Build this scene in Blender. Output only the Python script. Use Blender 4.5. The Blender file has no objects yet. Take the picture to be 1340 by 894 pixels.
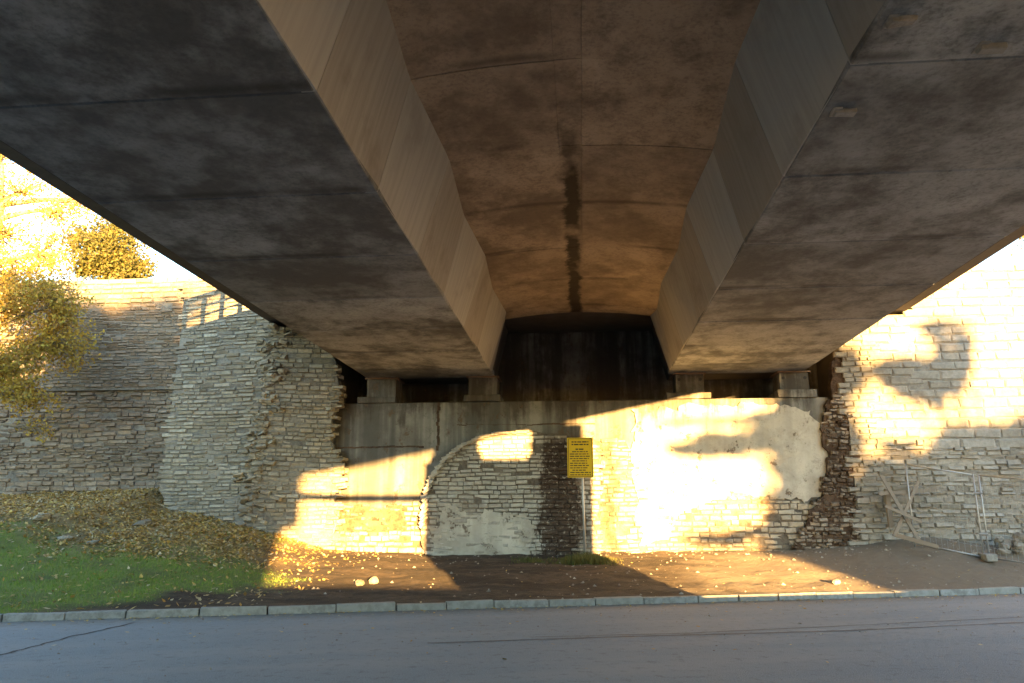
import bpy, math, random
from mathutils import Vector, Matrix, noise as mnoise
random.seed(7)
S = bpy.context.scene
C = S.collection
R = math.radians

# ------------------------------------------------------------------ camera
CAM = Vector((0, 0, 1.6))
PITCH = math.atan(.231); YAW = R(5.18); FPX = 1000.0
cam = bpy.data.cameras.new('camera'); camo = bpy.data.objects.new('camera', cam); C.objects.link(camo)
camo.location = CAM; camo.rotation_euler = (math.pi/2 + PITCH, 0, YAW)
cam.sensor_width = 36; cam.lens = 36*FPX/1340; cam.clip_start = .05; cam.clip_end = 2000
S.camera = camo

# ------------------------------------------------------------------ light
SUN = Vector((.345, -1.0, .0725)).normalized()          # towards the low evening sun
EL = math.asin(SUN.z); AZ = math.atan2(SUN.x, SUN.y)
w = bpy.data.worlds.new('World'); S.world = w; w.use_nodes = True
nt = w.node_tree; nt.nodes.clear()
sky = nt.nodes.new('ShaderNodeTexSky'); sky.sky_type = 'NISHITA'; sky.sun_disc = False
sky.sun_elevation = EL; sky.sun_rotation = AZ; sky.altitude = 50; sky.air_density = 1.0; sky.dust_density = .1; sky.ozone_density = 1.6
bg = nt.nodes.new('ShaderNodeBackground'); bg.inputs[1].default_value = .118
ow = nt.nodes.new('ShaderNodeOutputWorld')
nt.links.new(sky.outputs[0], bg.inputs[0]); nt.links.new(bg.outputs[0], ow.inputs[0])
sl = bpy.data.lights.new('sun', 'SUN'); sl.energy = 5.0; sl.angle = R(.53); sl.color = (1, .56, .17)
slo = bpy.data.objects.new('sun', sl); C.objects.link(slo)
slo.rotation_euler = SUN.to_track_quat('Z', 'Y').to_euler(); slo.location = (10, -30, 20)
S.view_settings.view_transform = 'Standard'; S.view_settings.look = 'None'
S.view_settings.exposure = 4.12; S.view_settings.gamma = 1
S.cycles.max_bounces = 6; S.cycles.diffuse_bounces = 4

# ------------------------------------------------------------------ helpers
FW = Vector((-math.sin(YAW)*math.cos(PITCH), math.cos(YAW)*math.cos(PITCH), math.sin(PITCH)))
RT = Vector((math.cos(YAW), math.sin(YAW), 0)); UP = RT.cross(FW)
def ray(px, py): return FW*FPX + RT*(px-670) - UP*(py-447)
def at(px, py, Y):
    d = ray(px, py); return CAM + d*((Y-CAM.y)/d.y)
def atz(px, py, z):
    d = ray(px, py); return CAM + d*((z-CAM.z)/d.z)
def atp(px, py, P, n):
    d = ray(px, py); return CAM + d*((P-CAM).dot(n)/d.dot(n))
U = random.uniform
def lerp(a, b, t): return a+(b-a)*t
def pw(x, pts):
    if x <= pts[0][0]: return pts[0][1]
    for (a, b), (c, d) in zip(pts, pts[1:]):
        if x <= c: return b+(d-b)*(x-a)/(c-a)
    return pts[-1][1]
def sstep(a, b, x):
    t = max(0, min(1, (x-a)/(b-a))); return t*t*(3-2*t)
def fbm(x, y, z=0, o=3):
    return mnoise.fractal(Vector((x, y, z)), 1.0, 2.0, o)

class MB:
    def __init__(s): s.v = []; s.f = []; s.t = []
    def face(s, pts, t=0):
        n = len(s.v); s.v += [tuple(p) for p in pts]; s.f.append(tuple(range(n, n+len(pts)))); s.t.append(t)
    def box(s, a, b, M=None, j=0, t=0):
        n = len(s.v)
        for z in (a[2], b[2]):
            for x, y in ((a[0], a[1]), (b[0], a[1]), (b[0], b[1]), (a[0], b[1])):
                p = Vector((x+U(-j, j), y+U(-j, j), z+U(-j, j))); s.v.append(tuple(M @ p if M else p))
        for q in ((3,2,1,0),(4,5,6,7),(0,1,5,4),(1,2,6,5),(2,3,7,6),(3,0,4,7)): s.f.append(tuple(n+i for i in q)); s.t.append(t)
    def tube(s, a, b, r0, r1, k=6, t=0, cap=True):
        a = Vector(a); b = Vector(b); d = (b-a).normalized()
        e = d.orthogonal().normalized(); g = d.cross(e); n = len(s.v)
        for p, r in ((a, r0), (b, r1)):
            for i in range(k):
                c = 2*math.pi*i/k; s.v.append(tuple(p+e*(r*math.cos(c))+g*(r*math.sin(c))))
        for i in range(k):
            s.f.append((n+i, n+(i+1) % k, n+k+(i+1) % k, n+k+i)); s.t.append(t)
        if cap:
            s.f.append(tuple(range(n+k-1, n-1, -1))); s.f.append(tuple(range(n+k, n+2*k))); s.t += [t, t]
    def prism(s, poly, y0, y1, t=0):           # poly of (x,z), extruded along Y
        k = len(poly); n = len(s.v)
        for y in (y0, y1):
            for x, z in poly: s.v.append((x, y, z))
        s.f.append(tuple(range(n, n+k))); s.f.append(tuple(range(n+2*k-1, n+k-1, -1)))
        for i in range(k): s.f.append((n+i, n+k+i, n+k+(i+1) % k, n+(i+1) % k))
        s.t += [t]*(k+2)
    def mesh(s, name, mat, smooth=False):
        me = bpy.data.meshes.new(name); me.from_pydata(s.v, [], s.f)
        if any(s.t):
            a = me.attributes.new('tint', 'FLOAT', 'FACE'); a.data.foreach_set('value', s.t)
        if smooth: me.polygons.foreach_set('use_smooth', [True]*len(me.polygons))
        me.materials.append(mat); me.update(); return me
    def obj(s, name, mat, parent=None, smooth=False):
        return link(name, s.mesh(name, mat, smooth), parent)
def link(name, me, parent=None):
    o = bpy.data.objects.new(name, me); C.objects.link(o); o.parent = parent; return o
def tag(o, label=None, cat=None, group=None, kind=None):
    if label: o['label'] = label
    if cat: o['category'] = cat
    if group: o['group'] = group
    if kind: o['kind'] = kind
    return o
def thing(name, label, cat, group=None, kind=None):
    return tag(link(name, None), label, cat, group, kind)
def bevel(o, wd=.02, seg=2):
    m = o.modifiers.new('bevel', 'BEVEL'); m.width = wd; m.segments = seg; m.limit_method = 'ANGLE'; return o
def inside(x, z, poly):
    c = False; j = len(poly)-1
    for i in range(len(poly)):
        a, b = poly[i], poly[j]
        if (a[1] > z) != (b[1] > z) and x < (b[0]-a[0])*(z-a[1])/(b[1]-a[1])+a[0]: c = not c
        j = i
    return c

# ------------------------------------------------------------------ material helpers
class NM:
    def __init__(s, name):
        s.m = bpy.data.materials.new(name); s.m.use_nodes = True; s.t = s.m.node_tree; s.t.nodes.clear()
        s.out = s.n('ShaderNodeOutputMaterial'); s._p = None
    def n(s, t): return s.t.nodes.new(t)
    def put(s, sock, v):
        if isinstance(v, bpy.types.NodeSocket): s.t.links.new(v, sock)
        elif isinstance(v, (tuple, list)): sock.default_value = (*v, 1) if len(v) == 3 and sock.type == 'RGBA' else v
        else: sock.default_value = v
    def pos(s):
        if not s._p: s._p = s.n('ShaderNodeNewGeometry').outputs['Position']
        return s._p
    def sep(s):
        x = s.n('ShaderNodeSeparateXYZ'); s.put(x.inputs[0], s.pos()); return x.outputs
    def m_(s, op, a, b=0, c=None):
        x = s.n('ShaderNodeMath'); x.operation = op; s.put(x.inputs[0], a); s.put(x.inputs[1], b)
        if c is not None: s.put(x.inputs[2], c)
        return x.outputs[0]
    def mr(s, v, a, b, c=0, d=1, smooth=True):
        x = s.n('ShaderNodeMapRange'); x.interpolation_type = 'SMOOTHSTEP' if smooth else 'LINEAR'
        s.put(x.inputs[0], v)
        for i, q in enumerate((a, b, c, d)): s.put(x.inputs[i+1], q)
        return x.outputs[0]
    def noise(s, scale, st=(1, 1, 1), det=4, rough=.55, off=(0, 0, 0)):
        mp = s.n('ShaderNodeMapping'); s.put(mp.inputs[0], s.pos()); mp.inputs['Scale'].default_value = st; mp.inputs['Location'].default_value = off
        x = s.n('ShaderNodeTexNoise'); s.put(x.inputs['Vector'], mp.outputs[0])
        x.inputs['Scale'].default_value = scale; x.inputs['Detail'].default_value = det; x.inputs['Roughness'].default_value = rough
        return x.outputs[0]
    def vor(s, scale, feat='F1', out=0):
        x = s.n('ShaderNodeTexVoronoi'); s.put(x.inputs['Vector'], s.pos()); x.feature = feat; x.inputs['Scale'].default_value = scale
        return x.outputs[out]
    def mix(s, f, a, b, mode='MIX'):
        x = s.n('ShaderNodeMix'); x.data_type = 'RGBA'; x.blend_type = mode
        s.put(x.inputs[0], f); s.put(x.inputs[6], a); s.put(x.inputs[7], b); return x.outputs[2]
    def ramp(s, f, stops):
        x = s.n('ShaderNodeValToRGB'); s.put(x.inputs[0], f); e = x.color_ramp.elements
        while len(e) < len(stops): e.new(.5)
        for i, (p, c) in enumerate(stops): e[i].position = p; e[i].color = (*c, 1)
        return x.outputs[0]
    def rnd(s):
        a = s.n('ShaderNodeAttribute'); a.attribute_name = 'tint'
        o = s.n('ShaderNodeObjectInfo')
        return s.m_('FRACT', s.m_('ADD', a.outputs['Fac'], o.outputs['Random']))
    def done(s, col, rough=.9, bump=None, bs=.3, bd=.02, trans=0, metal=0, spec=.3):
        b = s.n('ShaderNodeBsdfPrincipled'); s.put(b.inputs['Base Color'], col); s.put(b.inputs['Roughness'], rough)
        b.inputs['Metallic'].default_value = metal; b.inputs['Specular IOR Level'].default_value = spec
        if bump is not None:
            k = s.n('ShaderNodeBump'); k.inputs['Strength'].default_value = bs; k.inputs['Distance'].default_value = bd
            s.put(k.inputs['Height'], bump); s.put(b.inputs['Normal'], k.outputs[0])
        o = b.outputs[0]
        if trans:
            t = s.n('ShaderNodeBsdfTranslucent'); s.put(t.inputs[0], col)
            x = s.n('ShaderNodeMixShader'); x.inputs[0].default_value = trans
            s.put(x.inputs[1], o); s.put(x.inputs[2], t.outputs[0]); o = x.outputs[0]
        s.put(s.out.inputs[0], o); return s.m
def band(m, v, a, b, e):                      # 1 inside a..b with soft edge e
    return m.m_('MULTIPLY', m.mr(v, a-e, a+e), m.mr(v, b-e, b+e, 1, 0))

# ---- concrete under the bridge
def soffit_mat(name, base, dark, strip=False):
    m = NM(name); x, y, z = m.sep()
    big = m.noise(.42, (1, .8, 1), 5, .6)
    mid = m.noise(1.9, (1, .9, 1), 5, .72, (3, 1, 0))
    fine = m.noise(16, (1, 1, 1), 4, .75)
    st = m.mr(m.m_('ADD', m.m_('ADD', m.m_('MULTIPLY', big, .8), m.m_('MULTIPLY', mid, .5)), m.mr(x, -2.4, 2.4, .0, -.02)), .49, .77)
    c = m.mix(st, base, dark)
    pale = m.mr(m.noise(.62, (1, .9, 1), 4, .55, (9, 4, 2)), .54, .64)
    c = m.mix(m.m_('MULTIPLY', pale, .5), c, tuple(v*1.35 for v in base))
    c = m.mix(m.mr(m.m_('ADD', m.m_('MULTIPLY', fine, .7), m.m_('MULTIPLY', mid, .4)), .48, .75, 0, .6), c, tuple(v*.6 for v in dark))
    c = m.mix(m.mr(m.rnd(), 0, 1, 0, .4), c, dark)
    joint = m.m_('ABSOLUTE', m.m_('SUBTRACT', m.m_('FRACT', m.m_('DIVIDE', m.m_('ADD', y, .12), 2.4)), .75))
    jd = m.mr(joint, 0, .06, 1, 0)
    c = m.mix(m.m_('MULTIPLY', m.m_('MULTIPLY', jd, .7), m.mr(big, .42, .6)), c, tuple(v*.35 for v in dark))
    if strip:
        wob = m.m_('ADD', x, m.mr(mid, 0, 1, -.14, .14))
        s1 = m.m_('MULTIPLY', band(m, wob, -.24, .06, .06), m.mr(m.noise(.9, (1, .5, 1), 4, .6, (1, 2, 7)), .34, .5))
        s1 = m.m_('MULTIPLY', s1, m.mr(y, 9.5, 12.5))
        c = m.mix(m.m_('MULTIPLY', s1, .92), c, (.012, .009, .007))
    return m.done(c, .92, m.m_('ADD', fine, m.m_('MULTIPLY', mid, 2)), .3, .02)
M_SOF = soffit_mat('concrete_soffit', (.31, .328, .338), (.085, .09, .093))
M_SLAB = soffit_mat('concrete_slab', (.35, .285, .225), (.16, .125, .098), True)
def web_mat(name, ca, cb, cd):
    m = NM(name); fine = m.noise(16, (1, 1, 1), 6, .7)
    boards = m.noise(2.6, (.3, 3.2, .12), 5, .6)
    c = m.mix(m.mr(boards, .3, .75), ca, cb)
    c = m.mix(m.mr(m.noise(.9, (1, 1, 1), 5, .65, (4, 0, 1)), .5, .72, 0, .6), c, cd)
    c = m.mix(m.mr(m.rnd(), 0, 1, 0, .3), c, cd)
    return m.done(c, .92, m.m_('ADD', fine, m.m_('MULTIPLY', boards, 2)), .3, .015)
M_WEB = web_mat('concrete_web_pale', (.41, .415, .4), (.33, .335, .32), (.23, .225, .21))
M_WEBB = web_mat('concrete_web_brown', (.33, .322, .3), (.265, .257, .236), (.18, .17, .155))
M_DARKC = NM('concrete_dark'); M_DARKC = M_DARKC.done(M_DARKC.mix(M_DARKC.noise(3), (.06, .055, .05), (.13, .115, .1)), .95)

# ---- abutment concrete
def stripe_fac(m, x, z):
    wob = m.m_('ADD', x, m.mr(m.noise(2.2, (1, 1, .7), 5, .75, (0, 3, 3)), 0, 1, -.55, .55))
    brk = m.mr(m.noise(7, (1, 1, 1.5), 4, .75), .34, .46)
    b = m.m_('MAXIMUM', m.m_('MULTIPLY', band(m, wob, -1.2, -.12, .12), brk), m.m_('MULTIPLY', band(m, wob, .5, .95, .15), .75))
    return m.m_('MULTIPLY', b, m.mr(z, 3.6, 4.1, 1, 0))
def abut_mat(name='abutment_concrete', c1=(.235, .228, .212), c2=(.125, .12, .11), bd=.85):
    m = NM(name); x, y, z = m.sep()
    big = m.noise(.8, (1, 1, 1.2), 5, .65); fine = m.noise(20, (1, 1, 1), 4, .75); mid = m.noise(3.1, (1, 1, .8), 5, .7, (4, 1, 9))
    boards = m.noise(2.6, (1, 1, .05), 3, .55, (2, 0, 0))
    c = m.mix(m.mr(big, .35, .68), c1, c2)
    c = m.mix(m.mr(boards, .38, .64, 0, bd), c, tuple(v*.55 for v in c2))
    c = m.mix(m.mr(m.m_('ADD', m.m_('MULTIPLY', mid, .6), m.m_('MULTIPLY', fine, .4)), .5, .66, 0, .5), c, tuple(v*.5 for v in c2))
    # water stains running down from the seat, of very uneven length
    drip = m.m_('ADD', m.m_('MULTIPLY', m.noise(1.5, (1, 1, .1), 5, .7, (6, 0, 0)), .8), m.m_('MULTIPLY', mid, .25))
    reach = m.mr(z, 2.9, 4.95, 0, .36, False)
    d = m.mr(m.m_('ADD', drip, reach), .76, .92)
    c = m.mix(m.m_('MULTIPLY', d, .8), c, (.045, .036, .03))
    # spalled brown patches
    sp = m.mr(m.m_('ADD', m.m_('MULTIPLY', mid, .75), m.m_('MULTIPLY', fine, .25)), .575, .6)
    sp = m.m_('MULTIPLY', sp, m.mr(big, .46, .52))
    c = m.mix(m.m_('MULTIPLY', sp, .75), c, (.1, .068, .048))
    c = m.mix(m.m_('MULTIPLY', stripe_fac(m, x, z), .8), c, (.1, .055, .03))
    return m.done(c, .9, m.m_('ADD', m.m_('MULTIPLY', fine, .6), m.m_('ADD', m.m_('MULTIPLY', mid, 1.5), m.m_('MULTIPLY', sp, -1.6))), .5, .03)
M_ABUT = abut_mat()
M_RENDER = abut_mat('lime_render', (.48, .45, .395), (.31, .285, .245), .25)

# ---- stone
def stone_mat(name, cols, dirt, dirt_amt=.5, stripe=False, dlo=.45, dhi=.62, doff=(0, 0, 0)):
    m = NM(name); x, y, z = m.sep(); r = m.rnd()
    c = m.ramp(r, [(i/(len(cols)-1), q) for i, q in enumerate(cols)])
    n1 = m.noise(9, (1, 1, 1), 6, .7); n2 = m.noise(45, (1, 1, 1), 4, .7)
    c = m.mix(m.mr(n1, .35, .7, 0, .5), c, tuple(v*.5 for v in cols[0]))
    d = m.mr(m.noise(.55, (1, 1, 1), 7, .66, doff), dlo, dhi)
    d2 = m.mr(m.m_('ADD', m.noise(6, (1, 1, 1), 5, .75), m.m_('MULTIPLY', r, .2)), .3, .75)
    c = m.mix(m.m_('MULTIPLY', m.m_('MULTIPLY', d, d2), dirt_amt*1.5), c, dirt)
    if stripe:
        c = m.mix(m.m_('MULTIPLY', stripe_fac(m, x, z), .92), c, (.045, .026, .016))
    return m.done(c, .92, m.m_('ADD', m.m_('MULTIPLY', n1, 1.6), n2), .5, .025)
LIME = [(.18, .16, .126), (.32, .288, .228), (.25, .22, .165), (.39, .352, .28), (.28, .252, .2)]
M_ST_B = stone_mat('stone_buttress', LIME, (.12, .1, .085), .55, dlo=.5, dhi=.66)
M_ST_L = stone_mat('stone_left', [(.19, .148, .11), (.26, .203, .152), (.22, .172, .13), (.31, .252, .192), (.24, .19, .145)], (.085, .068, .055), .6, dlo=.46, dhi=.62)
M_ST_A = stone_mat('stone_abutment', [(.27, .245, .21), (.37, .34, .295), (.31, .28, .24), (.41, .38, .33)], (.12, .08, .05), .5, True)
M_ST_AR = stone_mat('stone_arch', [(.33, .31, .275), (.42, .4, .36), (.37, .35, .31), (.46, .44, .4)], (.16, .125, .095), .4, True)
M_ST_RM = stone_mat('stone_limewashed', [(.33, .29, .235), (.44, .4, .33), (.38, .335, .27), (.48, .44, .37)], (.12, .075, .045), .65, True)
M_ST_R = stone_mat('stone_right', [(.25, .235, .205), (.33, .31, .275), (.29, .27, .24), (.37, .35, .315)], (.16, .14, .118), .5)
M_ST_T = stone_mat('stone_torn', [(.28, .22, .17), (.42, .36, .3), (.2, .15, .11), (.46, .42, .36)], (.05, .032, .022), .7, dlo=.36, dhi=.5)
def mortar_mat(name, a, b, stripe=False):
    m = NM(name); x, y, z = m.sep(); n = m.noise(7, (1, 1, 1), 5, .75); k = m.noise(30, (1, 1, 1), 3, .7)
    c = m.mix(m.mr(n, .3, .7), a, b)
    c = m.mix(m.mr(m.noise(1.1, (1, 1, 1), 4, .6), .45, .65, 0, .6), c, tuple(v*1.5 for v in b))
    if stripe: c = m.mix(m.m_('MULTIPLY', stripe_fac(m, x, z), .9), c, (.035, .02, .013))
    return m.done(c, .97, m.m_('ADD', n, m.m_('MULTIPLY', k, .4)), .9, .06)
M_MOA = mortar_mat('mortar_abutment', (.075, .064, .054), (.16, .14, .118), True)
M_MO = mortar_mat('mortar_grey', (.1, .09, .078), (.2, .185, .16))
M_MOB = mortar_mat('mortar_brown', (.05, .034, .024), (.13, .09, .062))
M_MOD = mortar_mat('mortar_dark_brown', (.035, .022, .015), (.085, .055, .038))
M_MOR = mortar_mat('mortar_pale', (.15, .135, .115), (.26, .24, .21))

# ---- ground
K0 = atz(0, 814, 0); K1 = atz(1340, 777, 0); KD = (K1-K0); KD.z = 0; KD.normalize(); KN = Vector((-KD.y, KD.x, 0))
def road_mat():
    m = NM('asphalt'); n = m.noise(55, (1, 1, 1), 4, .85); a = m.vor(70); mid = m.noise(6, (1, 1, 1), 6, .75, (3, 2, 0))
    x, y, z = m.sep()
    dk = m.m_('ADD', m.m_('MULTIPLY', m.m_('SUBTRACT', x, K0.x), -KN.x), m.m_('MULTIPLY', m.m_('SUBTRACT', y, K0.y), -KN.y))   # metres from the kerb
    mp = m.n('ShaderNodeCombineXYZ'); m.put(mp.inputs[0], m.m_('MULTIPLY', m.m_('ADD', m.m_('MULTIPLY', x, KD.x), m.m_('MULTIPLY', y, KD.y)), .12)); m.put(mp.inputs[1], m.m_('MULTIPLY', dk, .6))
    tr = m.n('ShaderNodeTexNoise'); m.put(tr.inputs['Vector'], mp.outputs[0]); tr.inputs['Scale'].default_value = 1.6; tr.inputs['Detail'].default_value = 5; tr.inputs['Roughness'].default_value = .6
    c = m.mix(m.mr(n, .3, .72), (.14, .164, .19), (.25, .285, .322))
    c = m.mix(m.mr(tr.outputs[0], .38, .66, 0, .5), c, (.26, .272, .285))
    c = m.mix(m.mr(mid, .52, .68, 0, .55), c, (.1, .106, .114))
    c = m.mix(m.mr(a, .0, .28, .6, 0), c, (.3, .3, .295))
    gut = m.m_('MULTIPLY', m.mr(m.m_('ADD', dk, m.mr(mid, .2, .8, -.5, .5)), .05, 1.0, 1, 0), .75)
    c = m.mix(gut, c, m.mix(mid, (.1, .088, .075), (.21, .19, .165)))
    return m.done(c, .85, m.m_('ADD', m.m_('MULTIPLY', mid, .8), m.m_('ADD', n, a)), .6, .012)
M_ROAD = road_mat()
def soil_mat(name, c1, c2, c3):
    m = NM(name); n = m.noise(5, (1, 1, 1), 8, .75); f = m.noise(38, (1, 1, 1), 5, .8)
    c = m.mix(m.mr(n, .35, .65), c1, c2)
    c = m.mix(m.mr(m.noise(.6, (.7, 1.5, 1), 6, .65), .48, .6), c, c3)
    c = m.mix(m.mr(f, .62, .72, 0, .8), c, (.24, .2, .16))
    return m.done(c, .97, m.m_('ADD', f, m.m_('MULTIPLY', n, 2)), .8, .04)
def verge_mat():
    m = NM('verge_soil'); x, y, z = m.sep()
    n = m.noise(5, (1, 1, 1), 8, .75); f = m.noise(38, (1, 1, 1), 5, .8)
    c = m.mix(m.mr(n, .35, .65), (.045, .032, .023), (.09, .066, .047))
    dry = m.mr(m.m_('ADD', x, m.mr(m.noise(.8, (1, 1, 1), 5, .6), 0, 1, -2, 2)), 1.2, 4)
    c = m.mix(dry, c, m.mix(n, (.12, .098, .076), (.22, .185, .145)))
    dk = m.m_('MULTIPLY', m.mr(m.noise(.7, (.6, 1.8, 1), 6, .65, (4, 4, 1)), .45, .58), m.m_('SUBTRACT', 1, dry))
    c = m.mix(m.m_('MULTIPLY', dk, .75), c, (.025, .019, .015))
    a = m.n('ShaderNodeAttribute'); a.attribute_name = 'grass'
    c = m.mix(a.outputs['Fac'], c, m.mix(n, (.12, .17, .03), (.19, .24, .055)))
    a2 = m.n('ShaderNodeAttribute'); a2.attribute_name = 'litter'
    c = m.mix(a2.outputs['Fac'], c, m.mix(f, (.2, .145, .075), (.36, .27, .13)))
    c = m.mix(m.mr(f, .62, .72, 0, .6), c, (.25, .21, .17))
    return m.done(c, .97, m.m_('ADD', f, m.m_('MULTIPLY', n, 2)), .8, .04)
M_VERGE = verge_mat()
M_SOIL = soil_mat('soil', (.07, .055, .035), (.12, .1, .06), (.06, .075, .03))
def kerb_mat():
    m = NM('kerb_concrete'); n = m.noise(7, (1, 1, 1), 7, .7); f = m.noise(60, (1, 1, 1), 3, .7)
    c = m.mix(m.mr(n, .35, .68), (.3, .295, .28), (.17, .16, .145))
    c = m.mix(m.mr(m.rnd(), 0, 1, 0, .5), c, (.25, .235, .205))
    return m.done(c, .9, m.m_('ADD', f, m.m_('MULTIPLY', n, 2)), .4, .01)
M_KERB = kerb_mat()
def plain(name, a, b, sc=8, rough=.8, metal=0, trans=0, rnd=True, spec=.3):
    m = NM(name); c = m.mix(m.noise(sc, (1, 1, 1), 5, .7), a, b)
    if rnd: c = m.mix(m.m_('MULTIPLY', m.rnd(), .6), c, b)
    return m.done(c, rough, m.noise(sc*4), .2, .01, trans, metal, spec)
def leaf_mat(name, cols, trans=.45):
    m = NM(name); c = m.ramp(m.rnd(), [(i/(len(cols)-1), q) for i, q in enumerate(cols)])
    return m.done(c, .65, None, trans=trans)
M_GRASS = leaf_mat('grass_blade', [(.1, .185, .025), (.16, .27, .04), (.13, .225, .034), (.22, .29, .055), (.26, .24, .08)], .35)
M_LITTER = leaf_mat('fallen_leaf', [(.42, .28, .07), (.28, .17, .06), (.52, .38, .12), (.34, .24, .12), (.48, .42, .28)], .15)
M_YEL = leaf_mat('yellow_leaf', [(.28, .18, .04), (.5, .35, .05), (.22, .14, .04), (.42, .27, .04), (.3, .25, .07), (.54, .42, .07)])
M_OCH = leaf_mat('ochre_leaf', [(.28, .2, .06), (.36, .28, .09), (.2, .14, .05), (.3, .24, .1)])
M_OLI = leaf_mat('olive_leaf', [(.06, .07, .02), (.11, .11, .03), (.17, .14, .035), (.05, .06, .018)])
M_GRN = leaf_mat('green_leaf', [(.05, .075, .02), (.08, .1, .025), (.12, .11, .03), (.06, .07, .02)], .3)
M_BARK = plain('bark', (.11, .085, .06), (.2, .165, .12), 12)
M_BARKY = plain('bark_pale', (.25, .2, .11), (.36, .3, .18), 12)
M_WOOD = plain('raw_plank', (.24, .2, .16), (.17, .145, .12), 9)
M_GALV = plain('galvanised_steel', (.42, .43, .44), (.3, .31, .32), 20, .5, .6)
M_YSIGN = plain('sign_yellow', (.62, .43, .015), (.55, .36, .012), 5, .5)
M_INK = plain('sign_ink', (.03, .025, .02), (.05, .04, .02), 5, .6)
M_RUST = plain('rusty_steel', (.12, .07, .045), (.2, .13, .09), 9, .8)
M_TAR = plain('tar', (.02, .02, .021), (.032, .032, .033), 9, .7)
M_PAINT = plain('worn_line', (.15, .15, .15), (.095, .097, .1), 25, .8)
M_CHIP = stone_mat('chips', [(.2, .175, .145), (.3, .27, .23), (.4, .37, .32), (.24, .2, .165)], (.13, .1, .08), .5)

# ================================================================== SETTING
def kerb_y(x): return K0.y + (x-K0.x)*KD.y/KD.x

b = MB(); b.face([(-700, -700, -.3), (700, -700, -.3), (700, 700, -.3), (-700, 700, -.3)])
tag(b.obj('ground', M_SOIL), kind='structure')
b = MB()
for i in range(-40, 40):
    p, q = K0+KD*(i*4), K0+KD*(i*4+4)
    b.face([p-KN*9.4, q-KN*9.4, q+KN*.02, p+KN*.02])
tag(b.obj('road', M_ROAD), kind='structure')
b = MB(); p, q = K0-KD*150-KN*9.4, K0+KD*150-KN*9.4
b.face([p-KN*60+Vector((0,0,.11)), q-KN*60+Vector((0,0,.11)), q+Vector((0,0,.11)), p+Vector((0,0,.11))])
b.face([p+Vector((0,0,.11)), q+Vector((0,0,.11)), q-Vector((0,0,.05)), p-Vector((0,0,.05))])
tag(b.obj('pavement', M_KERB), kind='structure')
# tar seam and worn line on the road
def ribbon(name, pts, wd, mat, z):
    b = MB()
    for i in range(len(pts)-1):
        a, c = pts[i], pts[i+1]; d = (c-a).normalized(); n = Vector((-d.y, d.x, 0))
        w0 = wd*U(.6, 1.3); b.face([(a-n*w0).to_tuple()[:2]+(z,), (c-n*w0).to_tuple()[:2]+(z,), (c+n*w0).to_tuple()[:2]+(z,), (a+n*w0).to_tuple()[:2]+(z,)])
    return tag(b.obj(name, mat), kind='structure')
def path(px, n=30, jit=.03):
    out = []
    for i in range(n+1):
        t = i/n*(len(px)-1); k = min(int(t), len(px)-2); f = t-k
        p = atz(lerp(px[k][0], px[k+1][0], f), lerp(px[k][1], px[k+1][1], f), 0); out.append(p+Vector((U(-jit, jit), U(-jit, jit), 0)))
    return out
ribbon('road_crack', path([(-60, 872), (0, 858), (90, 834), (178, 815)], 40), .022, M_TAR, .004)
ribbon('road_marking', path([(560, 842), (800, 834), (1100, 826), (1400, 812)], 60, .01), .035, M_PAINT, .004)
ribbon('road_marking', path([(700, 834), (900, 829), (1150, 817), (1400, 805)], 60, .01), .02, M_PAINT, .004)

kerb = tag(link('kerb', None), kind='structure')
def stone_unit(i, rim=.0):
    rr = random.Random(100+i); b = MB(); j = lambda a: rr.uniform(-a, a)
    ix, iz, iy = .07, .16, .22
    c = [(-.5, -.5), (.5, -.5), (.5, .5), (-.5, .5)]
    v = []
    for x, z in c: v.append((x+j(.02), .5, z+j(.03)))
    for x, z in c: v.append((x+j(.03), -.5+iy+j(.08), z+j(.06)))
    for x, z in c: v.append((x*(1-2*ix)+j(.04), -.5+j(.1), z*(1-2*iz)+j(.07)))
    f = []
    for k in range(4):
        l = (k+1) % 4; f.append((k, l, 4+l, 4+k)); f.append((4+k, 4+l, 8+l, 8+k))
    f.append((8, 9, 10, 11)); b.v = v; b.f = f; b.t = [0]*len(f); return b
d = -6.0
while d < 32:
    L = U(.85, 1.15); b = MB(); b.box((0, -.0, -.1), (L-U(.008, .03), .15, .125), None, .009)
    o = bevel(b.obj('kerb_stone', M_KERB, kerb), .015)
    o.location = K0+KD*d+Vector((0, 0, U(-.02, .012)))+KN*U(-.015, .02); o.rotation_euler = (U(-.05, .05), U(-.01, .01), math.atan2(KD.y, KD.x)+U(-.012, .012)); d += L
# ---- verge terrain
def bx_(px, py, Y): p = at(px, py, Y); return (p.x, p.z)
BASE = [(-40, 2.3), (-19, 2.25), bx_(215, 640, 23), bx_(225, 668, 21.4), bx_(330, 690, 21.2), bx_(440, 722, 21.6), bx_(560, 725, 22), bx_(800, 723, 22),
        bx_(1040, 718, 22), bx_(1110, 712, 21.7), bx_(1200, 700, 21.7), (14, 1.1), (40, 1.1)]
def wall_y(x): return pw(x, [(-12.4, 23), (-11.2, 21.5), (-7, 21.6), (-6, 22), (40, 21.8)])
def ter(x, y):
    k = kerb_y(x)+.16; wy = wall_y(x); t = max(0, min(1.3, (y-k)/max(3.5, wy-k))); zb = pw(x, BASE)
    pr = lerp(t, t*t*(3-2*t) if t < 1 else 1, .35) if x < -5 else t**1.15
    z = .1+(zb-.1)*min(pr, 1)
    r = sstep(0, .12, t)
    return z + r*(.05*fbm(x*.7, y*.7) + .025*fbm(x*3, y*3, 5) + .012*fbm(x*9, y*9, 9))
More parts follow.
